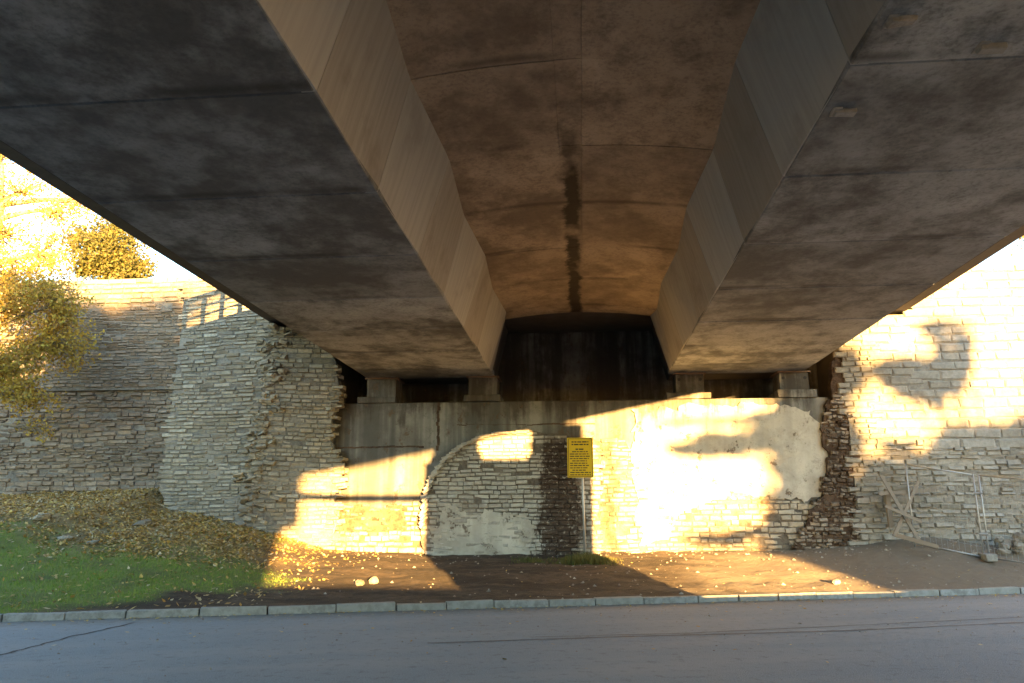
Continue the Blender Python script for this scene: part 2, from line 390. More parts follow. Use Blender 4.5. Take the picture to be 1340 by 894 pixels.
def grass_amt(x, y):
    k = kerb_y(x); t = (y-k)/max(3, wall_y(x)-k)
    edge = -8.0+ 1.0*math.sin(y*.9)+1.6*fbm(x*.5, y*.5, 3) + (.6 if .22 < t < .7 else .2)
    g = sstep(edge+.9, edge-.6, x)
    g *= 1-sstep(.42, .7, t+.12*fbm(x*.9, y*.9, 1))*(.9 if x < -10.5 else .55)
    return max(0, min(1, g*(.75+.5*fbm(x*1.3, y*1.3, 8))+0))
def litter_amt(x, y):
    k = kerb_y(x); t = (y-k)/max(3, wall_y(x)-k)
    return max(0, min(1, sstep(-6.5, -9.5, x+1.2*fbm(x, y, 4))*sstep(.4, .72, t+.1*fbm(x*.8, y*.8, 6))))
b = MB(); X0, X1, ST = -26, 22, .16
nx = int((X1-X0)/ST); ny = 76; ga = []; la = []
for i in range(nx+1):
    x = X0+i*ST; k = kerb_y(x)+.14; top = 24.2
    for j in range(ny+1):
        y = k+(max(top, k+3)-k)*j/ny; b.v.append((x, y, ter(x, y))); ga.append(grass_amt(x, y)); la.append(litter_amt(x, y))
for i in range(nx):
    for j in range(ny):
        n = i*(ny+1)+j; b.f.append((n, n+ny+1, n+ny+2, n+1)); b.t.append(0)
vo = tag(b.obj('verge', M_VERGE, smooth=True), kind='structure')
for nm, dat in (('grass', ga), ('litter', la)):
    a = vo.data.attributes.new(nm, 'FLOAT', 'POINT'); a.data.foreach_set('value', dat)
b = MB()
for sx0, sx1 in ((-150, X0+.05), (X1-.05, 150)):
    n = 20
    for i in range(n):
        xa, xb = lerp(sx0, sx1, i/n), lerp(sx0, sx1, (i+1)/n)
        b.face([(xa, kerb_y(xa)+.14, .1), (xb, kerb_y(xb)+.14, .1), (xb, max(30, kerb_y(xb)+10), 2.2 if xb < 0 else 1.1), (xa, max(30, kerb_y(xa)+10), 2.2 if xa < 0 else 1.1)])
tag(b.obj('roadside', M_SOIL), kind='structure')
# raised land behind the walls
b = MB()
b.box((-120, 23.4, -.2), (-9.45, 140, 8.75)); b.box((-9.4, 25.4, -.2), (9.4, 140, 7.7)); b.box((9.45, 22.4, -.2), (120, 140, 7.9))
tag(b.obj('embankment', M_SOIL), kind='structure')

# ================================================================== BRIDGE
ZS, ZW, ZD = 5.7, 7.32, 7.8           # soffit, slab underside, deck top
XI, XO, XT, XC = 2.55, 6.4, 2.08, 9.2
YE = 21.75
bridge = thing('road_bridge', 'long concrete twin box girder bridge passing overhead, its stained underside filling the top', 'bridge')
JO = [9+2.4*k for k in range(-14, 6)]  # panel joints along the bridge
SEG = list(zip(JO, JO[1:]+[YE]))
for sg in (-1, 1):
    b = MB(); b.prism([(sg*(XI+.2), ZS+.16), (sg*(XO-.02), ZS+.16), (sg*(XO+.35), 7.4), (sg*(XC-.3), 7.46), (sg*(XC-.3), 7.56), (sg*(XT+.25), 7.56)], -26, 24.3)
    g = b.obj('box_girder', M_DARKC, bridge)
    for k, (y0, y1) in enumerate(SEG):
        b = MB(); y1e = 22.35 if y1 == YE else y1
        b.box((min(sg*(XI+.0), sg*XO), y0+.003, ZS+U(-.004, .004)), (max(sg*XI, sg*XO), y1e-.003, ZS+.18))
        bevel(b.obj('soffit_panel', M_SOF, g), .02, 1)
        # web panels fold gently in plan
        a0, a1 = (1, 0) if k % 2 else (0, 1)
        b = MB(); P = []
        for yy, aa in ((y0+.005, a0), (y1-.005, a1)):
            st = aa-.5
            xb, xt = sg*XI+.03*st, sg*XT+.11*st
            P += [(xb, yy, ZS+.012), (xt, yy, ZW+.14), (xt+sg*.16, yy, ZW+.14), (xb+sg*.16, yy, ZS+.012)]
        b.v = P; b.f = [(0, 1, 5, 4), (1, 2, 6, 5), (2, 3, 7, 6), (3, 0, 4, 7), (0, 3, 2, 1), (4, 5, 6, 7)]; b.t = [0]*6
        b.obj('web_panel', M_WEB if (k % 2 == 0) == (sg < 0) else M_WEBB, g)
    # edge of the deck: fascia + railing
    b = MB(); b.box((min(sg*(XC-.32), sg*XC), -26, 7.3), (max(sg*(XC-.32), sg*XC), 24.5, 7.86)); b.obj('fascia', M_DARKC, bridge)
    rl = tag(link('railing', None, bridge))
    n = 0; y = -26.0
    while y < 24.4:
        b = MB(); b.box((sg*(XC-.12)-.06, y-.07, 7.86), (sg*(XC-.12)+.06, y+.07, 8.8)); b.obj('post', M_KERB, rl); y += 1.7
    for z0, z1 in ((8.68, 8.84), (8.38, 8.45), (8.1, 8.16)):
        b = MB(); b.box((sg*(XC-.12)-.05, -26, z0), (sg*(XC-.12)+.05, 24.5, z1)); b.obj('rail', M_KERB, rl)
def arch(x): return ZW+.16*(1-(x/XT)**2)
ds = MB(); ds.box((-XC+.3, -26, 7.58), (XC-.3, 25.4, ZD)); ds = ds.obj('deck_slab', M_DARKC, bridge)
for k, (y0, y1) in enumerate(SEG):
    for xa, xb, dz in ((-XT-.2, -.267, 0), (-.265, .1, .014), (.102, XT+.2, 0)):
        b = MB(); N = 8 if xb-xa > 1 else 2; dz += U(-.006, .006)
        for yy in (y0+.006, y1-.006):
            for i in range(N+1): xx = lerp(xa, xb, i/N); b.v.append((xx, yy, arch(xx)+dz))
            for i in range(N+1): xx = lerp(xa, xb, i/N); b.v.append((xx, yy, 7.59))
        o = 2*(N+1)
        for i in range(N): b.f.append((i, i+1, o+i+1, o+i)); b.f.append((i, N+1+i, N+2+i, i+1)); b.f.append((o+i, o+i+1, o+N+2+i, o+N+1+i))
        b.f.append((0, o, o+N+1, N+1)); b.f.append((N, 2*N+1, o+2*N+1, o+N)); b.t = [0]*len(b.f)
        b.obj('slab_panel', M_SLAB, ds)
# end closure and little cast brackets on the right soffit
for px, py in ((1180, 25), (1105, 145), (1297, 60)):
    p = atz(px, py, ZS); b = MB(); b.box((-.11, -.05, -.05), (.11, .05, .03), None, .012); b.box((-.13, -.08, -.015), (-.03, .1, .03), None, .01)
    o = bevel(b.obj('bracket', M_KERB, bridge), .01, 1); o.location = p
# pier behind the viewer, standing on the near pavement
pier = thing('bridge_pier', 'twin concrete pier columns carrying the bridge on the near side of the road', 'pier')
for sg in (-1, 1):
    b = MB(); xa, xb = sorted((sg*2.62, sg*7.05)); b.box((xa, 1.2, -.2), (xb, 2.2, 4.66)); bevel(b.obj('column', M_ABUT, pier), .05)
    for xa, xb in ((2.75, 3.95), (5.5, 7.0)):
        b = MB(); p0, p1 = sorted((sg*xa, sg*xb)); b.box((p0, 1.3, 4.66), (p1, 2.1, 4.85)); b.box((p0+.06, 1.4, 4.85), (p1-.06, 2.0, ZS-.004)); b.obj('pedestal', M_ABUT, pier)
b = MB(); b.box((-2.6, -1.6, -.2), (6.4, -1.35, 1.5)); tag(bevel(b.obj('shade_barrier', M_ABUT), .03), 'low concrete wall added unseen behind the viewer to keep sun off the road', 'barrier')  # added out of view, blocks low sun from road and kerb
b = MB(); q0 = K0+KD*((1.7-K0.x)/KD.x)-KN*9.9; Mk = Matrix.Translation((q0.x, q0.y, 0)) @ Matrix.Rotation(math.atan2(KD.y, KD.x), 4, 'Z')
b.box((0, -.3, .0), (60, 0, .8), Mk); tag(bevel(b.obj('road_shade_wall', M_ABUT), .03), 'low concrete wall added unseen along the near roadside, right of the pier, to shade the road', 'parapet')  # added out of view only to shade the road
far = thing('opposite_abutment', 'concrete abutment and wall carrying the other end of the bridge, behind the viewer', 'abutment')
b = MB(); b.box((-40, -30, -.2), (8.0, -26.1, 4.9)); b.obj('concrete_wall', M_ABUT, far)
b = MB(); b.box((-9.35, -30, 4.9), (9.35, -28.5, 7.55)); b.obj('back_wall', M_DARKC, far)
b = MB(); b.tube((-2.7, 1.7, 3.62), (2.7, 1.7, 3.62), .12, .12, 12)
tag(b.obj('shade_pipe', M_RUST), 'rusty pipe added unseen between the pier columns to cast a dark band on the wall', 'pipe')  # added pipe, throws the dark band across the left sunlit patch

# ================================================================== MASONRY
UNITS = {}
def units(mat, n=10):
    if mat.name not in UNITS: UNITS[mat.name] = [stone_unit(i).mesh('stone', mat) for i in range(n)]
    return UNITS[mat.name]
class Masonry:
    """collects stones of one thing; the 300 largest become objects, the rest one joined part"""
    def __init__(s, parent): s.p = parent; s.l = []
    def add(s, M, w, d, h, mat): s.l.append((w*h, M, w, d, h, mat))
    def fill(s, P0, U_, N_, poly, mat, rows=(.1, .16), lens=(.22, .6), gap=.016, depth=.16, out=(0, .05), skip=0, jit=.012, tilt=.02, wave=.02, hole=None, aspect=None):
        # poly in (u,z) with u metres along U_ from P0
        us = [q[0] for q in poly]; zs = [q[1] for q in poly]; z = min(zs)+U(0, .05)
        while z < max(zs):
            h = U(*rows); u = min(us)-U(0, lens[1])
            while u < max(us):
                L = U(*lens)*(1 if h > sum(rows)/2 else .85)
                uc, zc = u+L/2, z+h/2
                if inside(uc, zc, poly) and random.random() > skip and not (hole and hole(uc, zc)):
                    pr = U(*out); hh = h*U(.86, 1)-gap; ww = L-gap*U(.7, 1.4)
                    zz = zc+wave*fbm(uc*.5, zc*.4, 2)+U(-jit, jit)*.5
                    c = P0+U_*uc+Vector((0, 0, zz))+N_*(pr-depth/2)
                    rot = Matrix((U_, -N_, Vector((0, 0, 1)))).transposed()
                    rot = rot @ Matrix.Rotation(U(-tilt, tilt), 3, 'Y') @ Matrix.Rotation(U(-tilt, tilt)*1.5, 3, 'Z') @ Matrix.Rotation(U(-tilt, tilt)*1.5, 3, 'X')
                    s.add(Matrix.Translation(c) @ rot.to_4x4(), ww, depth, hh, mat)
                u += L
            z += h
    def finish(s, name='stone'):
        s.l.sort(key=lambda q: -q[0]); rest = {}
        for i, (a, M, w, d, h, mat) in enumerate(s.l):
            u = random.choice(units(mat)); W = M @ Matrix.Diagonal((w, d, h, 1))
            if random.random() < .5: W = W @ Matrix.Rotation(math.pi, 4, 'Y')
            if i < 300:
                o = link(name, u, s.p); o.matrix_world = W
            else:
                b = rest.setdefault(mat.name, (mat, MB()))[1]; n = len(b.v); t = U(.01, 1)
                b.v += [tuple(W @ v.co) for v in u.vertices]; b.f += [tuple(n+k for k in q.vertices) for q in u.polygons]; b.t += [t]*len(u.polygons)
        for mat, b in rest.values(): tag(b.obj('small_stones', mat, s.p), kind='stuff')
XV, NV = Vector((1, 0, 0)), Vector((0, -1, 0))
def pxpoly(pts, Y): return [(at(x, y, Y).x, at(x, y, Y).z) for x, y in pts]
def slab(name, poly, y0, y1, mat, parent): # irregular flat coat with thickness
    b = MB(); b.prism(poly, y0, y1); return b.obj(name, mat, parent)
def ragged(poly, amp, n=6, seed=0):
    out = []
    for i in range(len(poly)):
        a, c = poly[i], poly[(i+1) % len(poly)]
        L = math.hypot(c[0]-a[0], c[1]-a[1]); k = max(1, int(L*n))
        for j in range(k):
            t = j/k; x, z = lerp(a[0], c[0], t), lerp(a[1], c[1], t)
            out.append((x+amp*fbm(x*2.5, z*2.5, seed+1)+amp*.5*fbm(x*8, z*8, seed+3), z+amp*fbm(x*2.5, z*2.5, seed+7)+amp*.5*fbm(x*8, z*8, seed+5)))
    return out

# ---- abutment
AY = 22.0
abut = thing('bridge_abutment', 'stained concrete abutment wall with old stone masonry showing below its seat', 'abutment')
ZA = at(763, 524, AY).z
b = MB(); b.box((-8.6, AY, -.2), (8.6, 24.5, ZA)); bevel(b.obj('concrete_wall', M_ABUT, abut), .03, 2)
b = MB(); b.box((-9.35, 24.5, -.2), (9.35, 25.3, 7.55)); b.obj('back_wall', M_ABUT, abut)
for xa, xb in ((-9.3, -7.35), (7.45, 9.3)):
    b = MB(); b.box((xa, 22.4, -.2), (xb, 24.5, 7.2)); b.obj('side_wall', M_DARKC, abut)
for (ax0, ax1, ay0, ay1), (bx0, bx1, by0) in (((468, 518, 520, 531), (480, 518, 499)), ((607, 655, 517, 528), (613, 650, 497)),
                                              ((872, 930, 514, 524), (884, 921, 492)), ((1018, 1068, 510, 522), (1020, 1058, 490))):
    a0, a1 = at(ax0, ay1, AY), at(ax1, ay0, AY); c0, c1 = at(bx0, by0, AY+.1), at(bx1, by0, AY+.1)
    ztop = a1.z+.0
    b = MB(); b.box((c0.x, AY+.14, ztop), (c1.x, AY+.95, ZS-.045), None, .006); o = bevel(b.obj('pedestal', M_ABUT, abut), .015)
    b = MB(); b.box((c0.x-.06, AY+.08, ZS-.042), (c1.x+.06, AY+1.0, ZS-.006)); b.obj('bearing_plate', M_RUST, o)
    b = MB(); b.box((a0.x, AY-.06, ZA+.003), (a1.x, AY+1.0, ztop+.01), None, .012); bevel(b.obj('pad', M_ABUT, o), .02)
    if bx0 > 800:
        for xx in (c0.x+.1, c1.x-.1):
            b = MB(); b.tube((xx, AY+.125, ZS-.2), (xx, AY+.2, ZS-.2), .045, .045, 12); b.obj('hole_disc', M_TAR, o)  # dark disc stands in for a shaded bolt hole
# shallow formwork joints in the concrete, as dark recess strips of real depth are too thin: raised board lips
for z_ in (at(600, 585, AY).z, at(700, 556, AY).z+.02, at(1000, 590, AY).z):
    xs = {0: (-7.2, -4.6), 1: (-3.6, .4), 2: (3.2, 6.6)}[[at(600, 585, AY).z, at(700, 556, AY).z+.02, at(1000, 590, AY).z].index(z_)]
    b = MB(); x = xs[0]; zz = z_; th = .008
    while x < xs[1]:
        L = U(.04, .16); zz += U(-.012, .012)+.2*(z_-zz); th = max(.003, min(.03, th+U(-.008, .008)))
        b.box((x-.01, AY-.009+U(0, .005), zz-th), (x+L, AY+.05, zz+th)); x += L
    b.obj('joint', M_MOD, abut)
# vertical crack at x~573
b = MB(); z = at(573, 590, AY).z
while z < ZA-.05:
    L = U(.08, .2); c = at(573, 560, AY).x+U(-.02, .02); b.box((c-.025-U(0, .02), AY-.012, z), (c+.025+U(0, .03), AY+.05, z+L), None, .01); z += L
b.obj('joint', M_MOD, abut)
ms = Masonry(abut)
# brown lower left recess with rubble
slab('mortar_bed', ragged(pxpoly([(442, 660), (470, 662), (500, 668), (545, 655), (575, 690), (575, 735), (436, 735)], AY), .08), AY-.03, AY+.05, M_MOB, abut)
ms.fill(Vector((0, AY-.03, 0)), XV, NV, pxpoly([(438, 690), (500, 700), (555, 685), (575, 735), (436, 732)], AY), M_ST_A, (.08, .2), (.1, .34), depth=.2, out=(.02, .12), skip=.18, tilt=.12, jit=.03)
ms.fill(Vector((0, AY-.03, 0)), XV, NV, pxpoly([(446, 662), (545, 660), (560, 700), (440, 705)], AY), M_ST_T, (.08, .18), (.12, .4), depth=.2, out=(-.03, .04), skip=.45, tilt=.08, jit=.03)
ms.fill(Vector((0, AY-.03, 0)), XV, NV, pxpoly([(525, 655), (550, 660), (570, 690), (535, 690)], AY), M_ST_A, (.1, .16), (.15, .34), depth=.2, out=(.01, .05), skip=.25)
# walled-up arch
AR = [(557, 735), (553, 690), (556, 650), (565, 625), (580, 604), (600, 587), (625, 574), (655, 567), (690, 565), (722, 568), (752, 574), (785, 580), (785, 735)]
slab('mortar_bed', ragged(pxpoly(AR, AY-.1), .06, 9, 3), AY-.28, AY+.05, M_MOA, abut)
ms.fill(Vector((0, AY-.28, 0)), XV, NV, pxpoly([(q[0]+(1 if q[0] < 660 else 0), q[1]+3) for q in AR], AY-.1), M_ST_AR, (.085, .15), (.16, .5), gap=.012, depth=.16, out=(.005, .055), skip=.05, tilt=.035, jit=.02, wave=.08)
# arch edge of thin voussoir slivers
ARC = pxpoly(AR[1:9], AY-.3)
for (xa, za), (xb, zb2) in zip(ARC, ARC[1:]):
    L = math.hypot(xb-xa, zb2-za); n = max(2, int(L/.1))
    for i in range(n):
        t = (i+U(.2, .8))/n; ang = math.atan2(zb2-za, xb-xa)
        p = Vector((lerp(xa, xb, t)+U(-.02, .02), AY-.27-U(0, .06), lerp(za, zb2, t)+U(-.02, .02)))
        ms.add(Matrix.Translation(p) @ Matrix.Rotation(-ang*.55+U(-.15, .15), 4, 'Y'), U(.16, .34), .24, U(.06, .11), M_ST_AR)
slab('render_patch', ragged(pxpoly([(572, 732), (566, 700), (572, 672), (600, 664), (640, 668), (690, 676), (702, 700), (700, 716), (690, 732)], AY-.2), .2, 12, 11), AY-.318, AY-.1, M_RENDER, abut)
# right-hand masonry
RM = [(786, 576), (815, 575), (835, 600), (842, 640), (900, 645), (960, 640), (1012, 645), (1045, 660), (1090, 660), (1100, 735), (786, 735)]
slab('mortar_bed', ragged(pxpoly(RM, AY), .1, 9, 5), AY-.035, AY+.05, M_MOA, abut)
ms.fill(Vector((0, AY-.035, 0)), XV, NV, pxpoly(RM, AY), M_ST_RM, (.085, .17), (.16, .5), gap=.01, depth=.16, out=(-.005, .05), skip=.1, tilt=.035, jit=.02, wave=.08)
slab('render_patch', ragged(pxpoly([(832, 535), (1000, 528), (1060, 540), (1085, 560), (1082, 640), (1050, 655), (1000, 648), (940, 652), (890, 668), (868, 712), (838, 716), (832, 660), (828, 600)], AY), .17, 10, 21), AY-.068, AY-.002, M_RENDER, abut)
ms.finish()

# ---- left buttress (broken end of the old wall)
butt = thing('broken_wall_end', 'pale coursed limestone wall end with torn edge under the bridge, left of the abutment', 'wall')
def vplane(pa, pb):
    u = (pb-pa); u.z = 0; u.normalize(); return pa, u, Vector((u.y, -u.x, 0))
A = at(228, 500, 21.75); Bc = at(350, 500, 21.2); Cc = at(446, 500, 21.6)
ms = Masonry(butt)
for (pa, pb), pts, kw in (((A, Bc), [(246, 300), (352, 300), (352, 420), (338, 560), (328, 700), (226, 680), (209, 640), (222, 540), (238, 420)], dict(rows=(.08, .15), lens=(.16, .62), skip=.015, gap=.014)),
                      ((Bc, Cc), [(352, 300), (440, 300), (441, 500), (446, 520), (434, 545), (431, 575), (442, 600), (447, 625), (436, 655), (441, 680), (425, 730), (328, 700), (338, 560), (352, 420)], dict(rows=(.08, .16), lens=(.14, .46), skip=.05, gap=.012))):
    P, u, n = vplane(pa, pb); pl = []
    for x, y in pts:
        q = atp(x, y, P, n); pl.append(((q-P).dot(u), q.z))
    zmax = 8.7 if pa == A else 7.1
    pl = [(a, min(z, zmax)) for a, z in pl]; P = Vector((P.x, P.y, 0))
    rg = ragged(pl, .07, 5, 2)
    b = MB(); k = len(rg)
    b.v = [tuple(P+u*a+Vector((0, 0, min(z, zmax)))-n*.03) for a, z in rg]+[tuple(P+u*a+Vector((0, 0, min(z, zmax)))-n*1.5) for a, z in rg]
    b.f = [tuple(range(k)), tuple(range(2*k-1, k-1, -1))]+[(i, k+i, k+(i+1) % k, (i+1) % k) for i in range(k)]; b.t = [0]*len(b.f)
    b.obj('mortar_bed', M_MO, butt)
    ms.fill(P-n*.03, u, n, pl, M_ST_B, depth=.2, out=(.005, .05), tilt=.022, wave=.06, jit=.012, **kw)
# torn seam between both faces: jutting fragments
for k in range(150):
    y = U(425, 690); x = lerp(362, 322, (y-425)/265)+random.gauss(0, 9); p = at(x, y, 21.2)
    M = Matrix.Translation(p+Vector((0, U(-.02, .1), 0))) @ Matrix.Rotation(U(-.35, .35), 4, 'Y') @ Matrix.Rotation(U(-.5, .5), 4, 'Z') @ Matrix.Rotation(U(-.4, .4), 4, 'X')
    ms.add(M, U(.12, .34), U(.15, .3), U(.05, .13), M_ST_B)
# ragged right-hand edge
for k in range(90):
    y = U(480, 725); e = pw(y, [(480, 440), (520, 445), (545, 434), (575, 431), (600, 442), (625, 446), (655, 437), (680, 440), (725, 426)])
    p = at(e+U(-8, 4), y, 21.62)
    M = Matrix.Translation(p+Vector((0, U(0, .3), 0))) @ Matrix.Rotation(U(-.2, .2), 4, 'Y') @ Matrix.Rotation(U(-.6, .6), 4, 'Z')
    ms.add(M, U(.15, .36), U(.2, .35), U(.06, .13), M_ST_B)
ms.finish()
# ---- long left wall
lw = thing('stone_retaining_wall', 'long weathered brown limestone retaining wall behind the leafy bank, far left', 'wall')
LY = 23.0; ZL = at(160, 366, LY).z; zl0 = at(160, 511, LY).z
b = MB(); b.box((-40, LY+.03, -.2), (-9.9, LY+.9, ZL)); b.obj('mortar_bed', M_MO, lw)
b = MB(); b.box((-30, LY-.1, zl0), (-10, LY+.02, ZL-.01)); b.obj('mortar_bed', M_MO, lw)
ms = Masonry(lw); zl = at(160, 511, LY).z
XL0, XL1 = -18.9, -11.9
ms.fill(Vector((0, LY-.12, 0)), XV, NV, [(XL0, zl+.05), (XL1, zl+.05), (XL1, ZL-.9), (XL0, ZL-.9)], M_ST_L, (.07, .14), (.16, .55), depth=.26, out=(-.01, .03), skip=.02, gap=.01, tilt=.018, wave=.06)
ms.fill(Vector((0, LY-.14, 0)), XV, NV, [(XL0, ZL-.9), (XL1+2, ZL-.9), (XL1+2, ZL+.02), (XL0, ZL+.02)], M_ST_B, (.14, .24), (.3, .65), depth=.3, out=(0, .02), tilt=.01, wave=.02)
ms.fill(Vector((0, LY, 0)), XV, NV, [(XL0, 1.6), (XL1, 1.6), (XL1, zl-.04), (XL0, zl-.04)], M_ST_L, (.06, .17), (.14, .5), depth=.26, out=(-.03, .06), skip=.05, gap=.012, tilt=.045, jit=.03, wave=.1)
ms.finish()
# ---- right wall
rw = thing('ashlar_retaining_wall', 'sunlit pale ashlar retaining wall with broken lower courses, right of the abutment', 'wall')
RY = 21.75; ZR = 8.5
b = MB(); b.box((7.35, RY+.03, -.2), (40, RY+.7, 7.2)); b.box((9.4, RY+.03, 7.2), (40, RY+.7, ZR)); b.obj('mortar_bed', M_MOR, rw)
ms = Masonry(rw); zb = at(1200, 618, RY).z
PR = Vector((0, RY, 0))
ms.fill(PR, XV, NV, pxpoly([(1098, 440), (1148, 440), (1150, 520), (1160, 620), (1112, 620), (1118, 560), (1100, 520)], RY), M_ST_R, (.12, .18), (.22, .5), depth=.16, out=(.0, .03))
xm = at(1150, 500, RY).x
ms.fill(PR, XV, NV, [(xm, zb+.9), (9.35, zb+.9), (9.35, 7.15), (xm, 7.15)], M_ST_R, (.2, .28), (.45, .95), depth=.16, out=(0, .025), gap=.012, tilt=.008)
ms.fill(PR, XV, NV, [(9.35, zb+.6), (14.5, zb+.6), (14.5, ZR), (9.35, ZR)], M_ST_R, (.22, .3), (.5, 1.0), depth=.16, out=(0, .02), gap=.01, tilt=.006)
ms.fill(PR, XV, NV, pxpoly([(1118, 600), (1158, 560), (1200, 575), (1240, 580), (1400, 580), (1420, 740), (1110, 740)], RY), M_ST_R, (.09, .22), (.16, .65), depth=.3, out=(-.03, .05), skip=.03, tilt=.05, jit=.03, gap=.014)
# torn strip between abutment and wall
slab('mortar_bed', ragged(pxpoly([(1092, 470), (1106, 470), (1112, 540), (1122, 600), (1120, 660), (1135, 735), (1040, 735), (1050, 690), (1078, 650), (1084, 600), (1076, 560), (1086, 520)], 21.85), .13, 10, 9), 21.83, 22.1, M_MOD, rw)
ms.fill(Vector((0, 21.82, 0)), XV, NV, pxpoly([(1088, 515), (1106, 500), (1114, 560), (1122, 620), (1130, 735), (1036, 735), (1046, 695), (1074, 652), (1084, 600), (1077, 560)], 21.85), M_ST_T, (.06, .13), (.08, .28), depth=.2, out=(-.02, .1), skip=.12, gap=.01, tilt=.14, jit=.03)
ms.finish()

# ================================================================== SIGN
sg_ = thing('notice_sign', 'yellow notice board with dark lettering on a grey post before the stained arch', 'sign')
SY = 21.0
a, c = at(742, 573, SY), at(777, 625, SY)
b = MB(); b.box((a.x, SY-.012, c.z), (c.x, SY+.012, a.z)); bd = bevel(b.obj('board', M_YSIGN, sg_), .006, 1)
W, H = c.x-a.x, a.z-c.z
b = MB(); e = .025
for x0, x1, z0, z1 in ((e, W-e, H-e-.014, H-e), (e, W-e, e, e+.014), (e, e+.014, e+.014, H-e-.014), (W-e-.014, W-e, e+.014, H-e-.014)):
    b.box((a.x+x0, SY-.0165, c.z+z0), (a.x+x1, SY-.0125, c.z+z1))
b.obj('border', M_INK, bd)
b = MB(); z = H-.1; line = 0
while z > .08:
    if line in (0, 1): x0, x1, hh = .12, W-.12, .034
    elif line == 2: x0 = 9; x1 = 0; hh = .02
    elif line == 3: x0, x1, hh = W*.32, W*.68, .036
    else: x0, x1, hh = .07+(.06 if line % 4 == 0 else 0), W-.07-U(0, .12), .026
    x = x0
    while x < x1:
        L = min(U(.04, .13), x1-x)
        if L > .02: b.box((a.x+x, SY-.0165, c.z+z-hh), (a.x+x+L, SY-.0125, c.z+z), None, .002)
        x += L+.018
    z -= .036+hh*1.0; line += 1
b.obj('lettering', M_INK, bd)
px_ = at(763, 640, SY).x; zt = ter(px_, SY)
b = MB(); b.tube((px_+.02, SY+.04, zt-.3), (px_-.02, SY+.04, a.z-.1), .032, .032, 10); b.obj('post', M_GALV, sg_, True)

# ================================================================== FENCE
F0, F1 = at(1196, 705, 21.2), at(1290, 720, 20.5)
F0.z = 0; F1.z = 0; F2 = F1+(F1-F0).normalized()*3.4+Vector((0, -.5, 0))
wf = thing('wire_fence', 'temporary galvanised wire fence with a double post at the lower right', 'fence')
def fence(pa, pb, zoff0, zoff1, ht=2.0):
    za, zb_ = ter(pa.x, pa.y)+zoff0, ter(pb.x, pb.y)+zoff1; a0 = Vector((pa.x, pa.y, za)); b0 = Vector((pb.x, pb.y, zb_))
    h = Vector((0, 0, ht))
    b = MB(); n = int((b0-a0).length/.12)
    for i in range(1, n): p = a0.lerp(b0, i/n); b.tube(p, p+h, .0038, .0038, 3, cap=False)
    for i in range(1, 8): q = h*(i/8); b.tube(a0+q, b0+q, .0038, .0038, 3, cap=False)
    t = b.obj('wire_panel', M_GALV, wf)
    for p, q in ((a0, b0), (a0+h, b0+h)):
        b = MB(); b.tube(p, q, .02, .02, 8); b.obj('rail', M_GALV, t, True)
    for p in (a0, b0):
        b = MB(); b.tube(p-Vector((0, 0, .1)), p+h+Vector((0, 0, .02)), .022, .022, 8); b.obj('post', M_GALV, t, True)
fence(F0, F1-(F1-F0).normalized()*.06, .08, .06)
fence(F1+(F1-F0).normalized()*.06, F2, .06, .06)
for zc in (.55, 1.55):
    b = MB(); zz = ter(F1.x, F1.y)+.06+zc; dd = (F1-F0).normalized(); q = F1+Vector((0, 0, zz)); b.tube(q-dd*.1, q+dd*.1, .035, .035, 8); b.obj('clamp', M_GALV, wf)
b = MB(); b.box((-.35, -.12, -.05), (.35, .12, .13), None, .01); fo = bevel(b.obj('foot_block', M_KERB, wf), .03)
fo.location = (F1.x, F1.y-.02, ter(F1.x, F1.y)+.02); fo.rotation_euler.z = 1.4
# ---- crossed planks
br = thing('plank_brace', 'crossed raw wooden planks propped against the broken wall beside the fence', 'brace')
def plank(p0, p1, wd=.12, th=.035):
    wd *= .72
    p0 = Vector(p0); p1 = Vector(p1); d = (p1-p0); L = d.length; d.normalize(); n = Vector((0, -1, 0)); s_ = d.cross(n).normalized(); n = s_.cross(d)
    M = Matrix.Translation(p0) @ Matrix((d, s_, n)).transposed().to_4x4()
    b = MB(); b.box((0, -wd/2, -th/2), (L, wd/2, th/2), M, .004); b.obj('plank', M_WOOD, br)
plank(at(1153, 622, 21.35), at(1203, 708, 20.9)); plank(at(1202, 630, 21.3), at(1170, 702, 21.0)); plank(at(1150, 646, 21.25), at(1226, 641, 21.3), .14)
plank(at(1158, 662, 20.95), at(1206, 683, 20.9), .1); plank(at(1172, 700, 20.8), at(1228, 716, 20.4), .14, .06); plank(at(1160, 640, 21.4), at(1166, 690, 21.4), .16, .1)

# ================================================================== STONES AND GROUND DETAIL
def rock(name, p, s, label, cat, group=None, mat=None, seed=0, flat=1.0):
    b = MB(); rr = random.Random(seed); N, K = 5, 8; rows = []
    for i in range(N+1):
        th = math.pi*i/N
        for k in range(K):
            ph = 2*math.pi*k/K; r = 1+rr.uniform(-.2, .2)
            b.v.append((s[0]*r*math.sin(th)*math.cos(ph), s[1]*r*math.sin(th)*math.sin(ph), s[2]*r*math.cos(th)))
    for i in range(N):
        for k in range(K): b.f.append((i*K+k, (i+1)*K+k, (i+1)*K+(k+1) % K, i*K+(k+1) % K)); b.t.append(0)
    o = b.obj(name, mat or M_CHIP); o.location = p; o.rotation_euler = (rr.uniform(-.3, .3), rr.uniform(-.3, .3), rr.uniform(0, 6))
    return tag(o, label, cat, group)
def gpt(px, py):                                   # where the sight line meets the verge
    d = ray(px, py).normalized(); t = 9.0
    while t < 40:
        p = CAM+d*t
        if p.z < ter(p.x, p.y): return p
        t += .03
    return CAM+d*22
